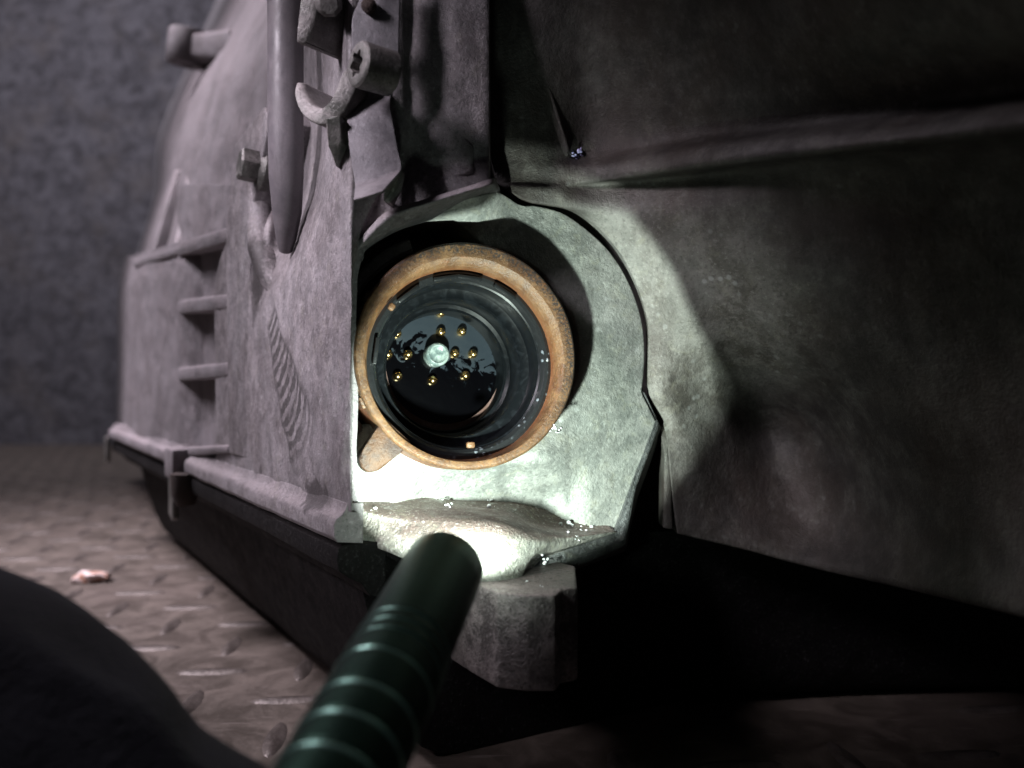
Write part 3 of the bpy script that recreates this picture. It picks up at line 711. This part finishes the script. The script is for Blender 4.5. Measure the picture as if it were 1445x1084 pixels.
sock = ll('connector_socket', [(2.06, -.66), (2.01, -.62), (1.96, -.66), (1.93, -.8), (1.92, -1.25), (1.80, -1.30), (1.70, -1.30), (1.66, -1.36), (1.66, -2.0), (1.58, -2.06), (1.52, -2.06), (1.50, -2.12), (1.50, -3.0), (2.0, -3.0)], 96, M_black, gb)
sock.location += Msl.to_3x3() @ (ECC*S)
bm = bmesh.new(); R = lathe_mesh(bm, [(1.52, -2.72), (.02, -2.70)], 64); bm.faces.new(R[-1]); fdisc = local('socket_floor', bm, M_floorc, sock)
# pins: placed by position on the socket floor
inv = (Matrix.Translation(Msl.to_3x3() @ (ECC*S)) @ Msl @ Matrix.Scale(1.015, 4)).inverted()
def on_floor(px, py, depth=-2.6):
    o = cam.location.copy(); dr = (P(px, py, 20)-o).normalized()
    ol = inv @ o; dl = inv.to_3x3() @ dr
    t = (depth*S-ol.z)/dl.z; p = ol+dl*t; return p.x*100, p.y*100
pinme = None
for (px, py, k) in ((583, 441, 1), (622, 440, 1), (559, 470, 0), (622, 468, 1), (652, 467, 1), (546, 500, 0), (575, 500, 0), (642, 499, 1), (668, 499, 1), (560, 531, 0), (610, 537, 0), (657, 530, 1)):
    x, y = on_floor(px, py)
    if pinme is None:
        bm = bmesh.new(); lathe_mesh(bm, [(.12, -.15), (.12, .12), (.10, .18), (.07, .22), (.035, .235), (.002, .24)], 16)
        bmesh.ops.recalc_face_normals(bm, faces=bm.faces[:]); pinme = bpy.data.meshes.new('pin'); bm.to_mesh(pinme); bm.free(); finish(pinme, 60); pinme.materials.append(M_gold)
    o = bpy.data.objects.new('pin', pinme); COL.objects.link(o); o.parent = sock; o.location = Vector((x, y, -2.72))*S
    o.rotation_euler = (random.uniform(-.05, .05), random.uniform(-.05, .05), 0)
x, y = on_floor(617, 500, -2.35)
bm = bmesh.new(); lathe_mesh(bm, [(.30, -.36), (.30, .0), (.28, .06), (.23, .08), (.19, .02), (.06, .01), (.002, .03)], 36)
po = local('centre_post', bm, M_post, sock, 60); po.location = Vector((x, y, -2.35))*S
# outer socket collar, seen in the gap on the left
bm = bmesh.new(); rr = []
for k in range(41):
    a_ = math.radians(112+104*k/40)
    rr.append([bm.verts.new(Vector((q*math.cos(a_), q*math.sin(a_), h))*S) for q, h in ((2.78, -2.6), (2.78, -1.12), (2.86, -1.02), (3.05, -1.0), (3.12, -1.1), (3.12, -2.6))])
for A, B in zip(rr, rr[1:]):
    for k in range(6): bm.faces.new((A[k], A[(k+1) % 6], B[(k+1) % 6], B[k]))
bm.faces.new(rr[0]); bm.faces.new(rr[-1][::-1])
local('socket_collar', bm, M_side, gb)
bm = bmesh.new(); R = lathe_mesh(bm, [(3.3, -2.55), (1.5, -2.5)], 64)
local('socket_back', bm, M_socket, gb)

# ------------------------------------------------------------------ strap bracket, clip, bolts, tube
st = patch('strap_bracket', [
    [(505, -70, 19.0), (534, -70, 19.0), (564, -70, 19.2)], [(508, -8, 19.0), (536, -8, 19.0), (564, -8, 19.2)],
    [(497, 28, 18.9), (530, 30, 18.95), (563, 30, 19.1)], [(498, 80, 18.9), (530, 80, 18.95), (562, 80, 19.1)],
    [(500, 118, 18.95), (530, 114, 19.0), (560, 108, 19.15)], [(500, 140, 19.15), (526, 136, 19.2), (552, 132, 19.3)],
    [(491, 160, 19.0), (520, 152, 19.0), (550, 146, 19.1)], [(490, 176, 18.9), (522, 172, 18.9), (553, 165, 19.0)],
    [(494, 215, 18.8), (528, 212, 18.8), (560, 205, 18.95)], [(500, 252, 18.75), (532, 245, 18.75), (566, 232, 18.9)],
    [(501, 262, 18.65), (532, 254, 18.65), (564, 242, 18.8)], [(500, 272, 18.2), (524, 264, 18.15), (552, 256, 18.3)], [(499, 282, 17.85), (518, 277, 17.8), (540, 270, 17.95)]],
    8, 6, M_steel, gb, rough=.006, thick=.13)
prism('strap_tail', [PC(566, 236, 18.95), PC(560, 262, 19.2), PC(548, 286, 19.4), PC(540, 284, 19.4), PC(541, 268, 19.0), PC(556, 250, 18.9)], (0.05, .5, 0), M_hook, st, .04)
tube('strap_hole_stub', [PC(520, 8, 18.9), PC(521, 8, 18.75), PC(521, 8, 18.7)], [.16, .16, .08], 14, M_core, st)  # dark stub standing in for the shaded hole in the strap
tube('wall_screw', [PC(461, -6, 19.3), PC(464, 5, 18.9), PC(464, 6, 18.7)], [.3, .3, .2], 8, M_hook, gb)
# torx-headed screw
axb = Vector((-.80, -.60, .05)).normalized()
hb = PC(504, 90, 18.1)
tb = lathe('socket_screw', [(0, -.78), (.46, -.78), (.47, -.05), (.43, 0), (.36, .02), (0, .02)], 40, M_bolt, gb, MX(hb, axb))
bm = bmesh.new(); A = []; B = []
Mh = MX(hb, axb)
for k in range(36):
    a_ = 2*math.pi*k/36; r = .245+.045*math.cos(6*a_)
    A.append(bm.verts.new(Mh @ Vector((r*math.cos(a_), r*math.sin(a_), .2)))); B.append(bm.verts.new(Mh @ Vector((r*math.cos(a_), r*math.sin(a_), -.38))))
bm.faces.new(A); bm.faces.new(B[::-1])
for k in range(36): bm.faces.new((A[k], B[k], B[(k+1) % 36], A[(k+1) % 36]))
boolean_cut(tb, from_bm('cut', bm, M_core))
# c-shaped clip: lower jaw from the screw round to the left, upper jaw above
def band(name, pts, wid, depthv, mat, parent, bev=.05):
    """thick curved strip: pixel centre line with half widths, extruded back"""
    n = len(pts); L_, R_ = [], []
    for i, (x, y, d, h) in enumerate(pts):
        a = pts[max(0, i-1)]; b = pts[min(n-1, i+1)]
        tx, ty = b[0]-a[0], b[1]-a[1]; q = math.hypot(tx, ty); nx, ny = -ty/q, tx/q
        L_.append(PC(x+nx*h, y+ny*h, d)); R_.append(PC(x-nx*h, y-ny*h, d))
    bm = bmesh.new(); off = Vector(depthv); rings = []
    for l, r in zip(L_, R_):
        rings.append([bm.verts.new(v*S) for v in (l, r, r+off, l+off)])
    for X, Y in zip(rings, rings[1:]):
        for k in range(4): bm.faces.new((X[k], X[(k+1) % 4], Y[(k+1) % 4], Y[k]))
    bm.faces.new(rings[0]); bm.faces.new(rings[-1][::-1])
    bmesh.ops.recalc_face_normals(bm, faces=bm.faces[:])
    bmesh.ops.bevel(bm, geom=[e for e in bm.edges if e.calc_face_angle(0) > .7], offset=bev*S, segments=2, profile=.5, affect='EDGES')
    return from_bm(name, bm, mat, parent, 40)
ptsl = curve([(424, 116, 19.6, 6), (424, 134, 19.4, 9), (436, 156, 19.2, 11), (456, 164, 19.0, 12), (474, 152, 18.8, 13), (485, 132, 18.7, 13), (492, 114, 18.7, 13), (499, 100, 18.75, 12)], 5)
clip = band('tube_clip', ptsl, 0, (.55, 1.4, 0.05), M_hook, gb)
ptsu = curve([(452, -60, 19.0, 16), (440, -20, 19.1, 15), (432, 20, 19.2, 12), (426, 50, 19.3, 9), (424, 62, 19.4, 7)], 5)
band('clip_jaw', ptsu, 0, (.95, 1.2, -.05), M_hook, clip, .07)
prism('clip_web', [PC(458, 166, 18.7), PC(480, 162, 18.6), PC(481, 200, 18.9), PC(473, 236, 19.6), PC(464, 205, 19.0)], (.2, 1.4, 0), M_hook, clip, .05)
# hex bolt on the left
hx = SP(336, 232, .9)
ax2 = Vector((-.86, -.45, .12)).normalized()
hex_ = lathe('hex_bolt', [(0, -.55), (.46, -.55), (.48, -.45), (.48, 0), (.40, .06), (.34, .05), (0, .05)], 6, M_bolt, gb, MX(PC(340, 231, 25.6), ax2), angle=25)
lathe('bolt_flange', [(0, -.85), (.62, -.85), (.64, -.6), (.55, -.5), (.4, -.45), (0, -.45)], 32, M_bolt, hex_, MX(PC(340, 231, 25.6), ax2))
# vertical breather tube
tube('breather_tube', [PC(402, -120, 22.6), PC(403, 60, 22.6), PC(403, 180, 22.7), PC(404, 250, 22.9), PC(405, 300, 23.2), PC(404, 335, 23.6), PC(403, 352, 23.9)],
     [.45, .45, .45, .44, .38, .27, .19], 28, M_tube, gb)
0 and tube('tube_collar', [PC(401, 350, 23.9), PC(401, 372, 24.1)], [.3, .42], 18, M_side, gb)

# ------------------------------------------------------------------ torch
to = empty('torch', TIP*S-TORCH_DIR*0.06)
tag(to, 'slim dark green metal torch with pale rings, shining at the gearbox ledge', 'torch')
MT = MX(TIP, TORCH_DIR)
lathe('head', [(.56, -.01), (.63, 0), (.67, -.03), (.692, -.08), (.70, -.6), (.705, -1.3), (.71, -2.0), (.5, -2.02)], 72, M_torch, to, MT)
lathe('lens', [(.53, -.25), (.3, -.22), (.001, -.21)], 48, M_lens, to, MT)
def groove(name, h, wd, r):
    lathe(name, [(r-.03, h+wd/2), (r-.012, h+wd/4), (r-.008, h), (r-.012, h-wd/4), (r-.03, h-wd/2)], 72, M_groove, to, MT)
prof = [(.5, -2.0), (.715, -2.0)]
marks = [(2.62, .035), (2.88, .035), (3.14, .035), (3.65, .055), (4.4, .08), (5.0, .09), (5.6, .09), (6.2, .09)]
r = .715
for m_, wd in marks:
    prof += [(r, -m_+wd*1.1+.03), (r, -m_+wd*1.1), (r-.016, -m_+wd*.5), (r-.016, -m_-wd*.5), (r, -m_-wd*1.1), (r, -m_-wd*1.1-.03)]
    r += .004
prof += [(r, -7.4), (r, -9.0), (r-.1, -9.15), (.4, -9.2)]
lathe('barrel', prof, 72, M_torch, to, MT, cap1=True)
for i, (m_, wd) in enumerate(marks):
    groove('ring', -m_, wd*.85, .715+.004*i+.014)
lt = bpy.data.lights.new('torch_beam', 'SPOT'); lt.energy = BEAM_W; lt.color = (0.86, 1.0, 0.90); lt.spot_size = math.radians(2*BEAM_HALF); lt.spot_blend = .025; lt.shadow_soft_size = .0018
lo = bpy.data.objects.new('torch_beam', lt); COL.objects.link(lo)
lo.location = (TIP-TORCH_DIR*.1)*S+TORCH_DIR*.0015; lo.rotation_euler = BEAM_AIM.to_track_quat('-Z', 'Y').to_euler()
lt2 = bpy.data.lights.new('torch_spill', 'SPOT'); lt2.energy = BEAM_W*.055; lt2.color = (0.8, 1.0, 0.86); lt2.spot_size = math.radians(130); lt2.spot_blend = .7; lt2.shadow_soft_size = .004
lo2 = bpy.data.objects.new('torch_spill', lt2); COL.objects.link(lo2); lo2.location = lo.location; lo2.rotation_euler = lo.rotation_euler

# ------------------------------------------------------------------ dark cloth in the near left corner
cl = patch('jacket_sleeve', [
    [(-620, 1190, 17), (-160, 1200, 17), (0, 1150, 16.5), (130, 1150, 16), (230, 1180, 15.5), (300, 1230, 15.0), (420, 1300, 14.5)],
    [(-620, 790, 14), (-160, 800, 14), (0, 840, 13.8), (130, 905, 13.4), (215, 985, 13.2), (275, 1050, 13.0), (390, 1120, 12.6)],
    [(-620, 735, 13), (-160, 745, 13), (0, 803, 12.6), (130, 872, 12.2), (222, 948, 12.0), (290, 1030, 11.9), (400, 1095, 11.6)],
    [(-620, 780, 11.6), (-160, 790, 11.6), (0, 850, 11.2), (120, 925, 11.0), (215, 985, 10.9), (285, 1060, 10.8), (400, 1130, 10.6)],
    [(-620, 890, 10.4), (-160, 900, 10.4), (0, 950, 10.2), (120, 1000, 10.2), (200, 1050, 10.2), (280, 1120, 10.1), (400, 1200, 10.0)],
    [(-620, 1190, 9.4), (-160, 1200, 9.4), (0, 1230, 9.2), (120, 1260, 9.2), (200, 1300, 9.2), (280, 1350, 9.2), (400, 1400, 9.2)],
    [(-620, 1690, 9.4), (-160, 1700, 9.4), (0, 1750, 9.2), (120, 1760, 9.2), (200, 1760, 9.2), (280, 1780, 9.2), (400, 1790, 9.2)]], 12, 12, M_cloth, None, rough=.10, rs=.7, thick=0)
tag(cl, 'dark fuzzy cloth heap blurred in the near lower left corner', 'cloth')

# ------------------------------------------------------------------ crumbs
dg = bpy.context.evaluated_depsgraph_get(); dg.update()
def hit(px, py, d0=21.0):
    o_ = cam.location; dr = (P(px, py, 20)-o_).normalized()
    for _ in range(3):
        ok, loc, nr, ix, ob, mm_ = scene.ray_cast(dg, o_, dr)
        if not ok: return PC(px, py, d0)
        if ob.parent is not to and ob.parent is not sleeve: return loc*100
        o_ = loc+dr*1e-4
    return PC(px, py, d0)
def crumb(bm, c, r, seed):
    rnd = random.Random(seed)
    for k in range(7 if r > .03 else 2):
        ctr = Vector(c)+Vector((rnd.gauss(0, r*.7), rnd.gauss(0, r*.3), rnd.uniform(-.1, r*.9)))
        g = bmesh.ops.create_icosphere(bm, subdivisions=2, radius=r*rnd.uniform(.13, .42)*S, matrix=Matrix.Translation(ctr*S))
        sc_ = Vector((rnd.uniform(.5, 1.5), rnd.uniform(.5, 1.2), rnd.uniform(.4, 1.2)))
        for v in g['verts']:
            dv = v.co-ctr*S; dv = Vector((dv.x*sc_.x, dv.y*sc_.y, dv.z*sc_.z))
            v.co = ctr*S+dv*(1+1.3*noise.noise(v.co*(60/r)+Vector((seed, k, 0))))
bm = bmesh.new()
cr_list = [(617, 704, 21.0, .09), (626, 716, 20.2, .12), (634, 713, 20.4, .08), (691, 716, 20.3, .11), (692, 708, 20.3, .08), (728, 724, 20.6, .09), (805, 742, 21.4, .12), (800, 752, 20.9, .10), (818, 748, 21.6, .11), (812, 757, 20.9, .08), (836, 744, 22.0, .09), (793, 742, 21.8, .07),
           (763, 784, 19.6, .10), (766, 796, 19.9, .08), (549, 704, 20.3, .08), (530, 720, 19.95, .07), (785, 607, 22.1, .12), (779, 603, 22.1, .09), (765, 828, 19.0, .06), (745, 822, 19.0, .05)]
for i, (px, py, d, r) in enumerate(cr_list): crumb(bm, hit(px, py, d), r*.95, i)
rnd = random.Random(5)
for i in range(260):
    px = rnd.uniform(600, 860); py = 728+max(0, px-640)*.10+rnd.gauss(0, 7)
    d = 19.5+max(0, px-700)*.014+rnd.uniform(-.2, .3)
    crumb(bm, hit(px, py, d), rnd.uniform(.004, .013), 100+i)
for i in range(90):
    t = rnd.random(); px = 820+t*85+rnd.gauss(0, 14); py = 262+t*t*50+rnd.gauss(0, 9)
    crumb(bm, hit(px, py), rnd.uniform(.004, .010), 400+i)
for i in range(70):
    px = rnd.uniform(500, 900); py = rnd.uniform(590, 700) if i % 2 else rnd.uniform(300, 560)
    h_ = hit(px, py)
    if h_.y > 21.2 and (px > 830 or py > 655): crumb(bm, h_, rnd.uniform(.006, .02), 600+i)
o = from_bm('corrosion_crumbs', bm, M_crumb, None, 60); tag(o, 'white crumbs of corrosion scattered on the ledge under the connector', 'crumbs', kind='stuff')
bm = bmesh.new()
for i, (dx, dy, r) in enumerate(((0, 0, .10), (6, -4, .07), (-7, 2, .06), (3, 6, .08), (9, 3, .05))): crumb(bm, hit(812+dx*.7, 216+dy*.7), r*1.3, 50+i)
o = from_bm('lint_fluff', bm, M_lint, None, 60); tag(o, 'tiny pale violet fluff stuck on the dark bell housing', 'fluff')
bm = bmesh.new()
c0 = PC(125, 822, 43); c0.z = .25
g = bmesh.ops.create_icosphere(bm, subdivisions=2, radius=1, matrix=Matrix.Translation(c0*S) @ Matrix.Diagonal((.75*S, .5*S, .3*S, 1)))
for v in g['verts']: v.co += (v.co-c0*S)*.7*noise.noise(v.co*300)
o = from_bm('stone_chip', bm, M_chip, None, 60, False); tag(o, 'small pinkish white chip lying on the tread plate floor', 'chip')
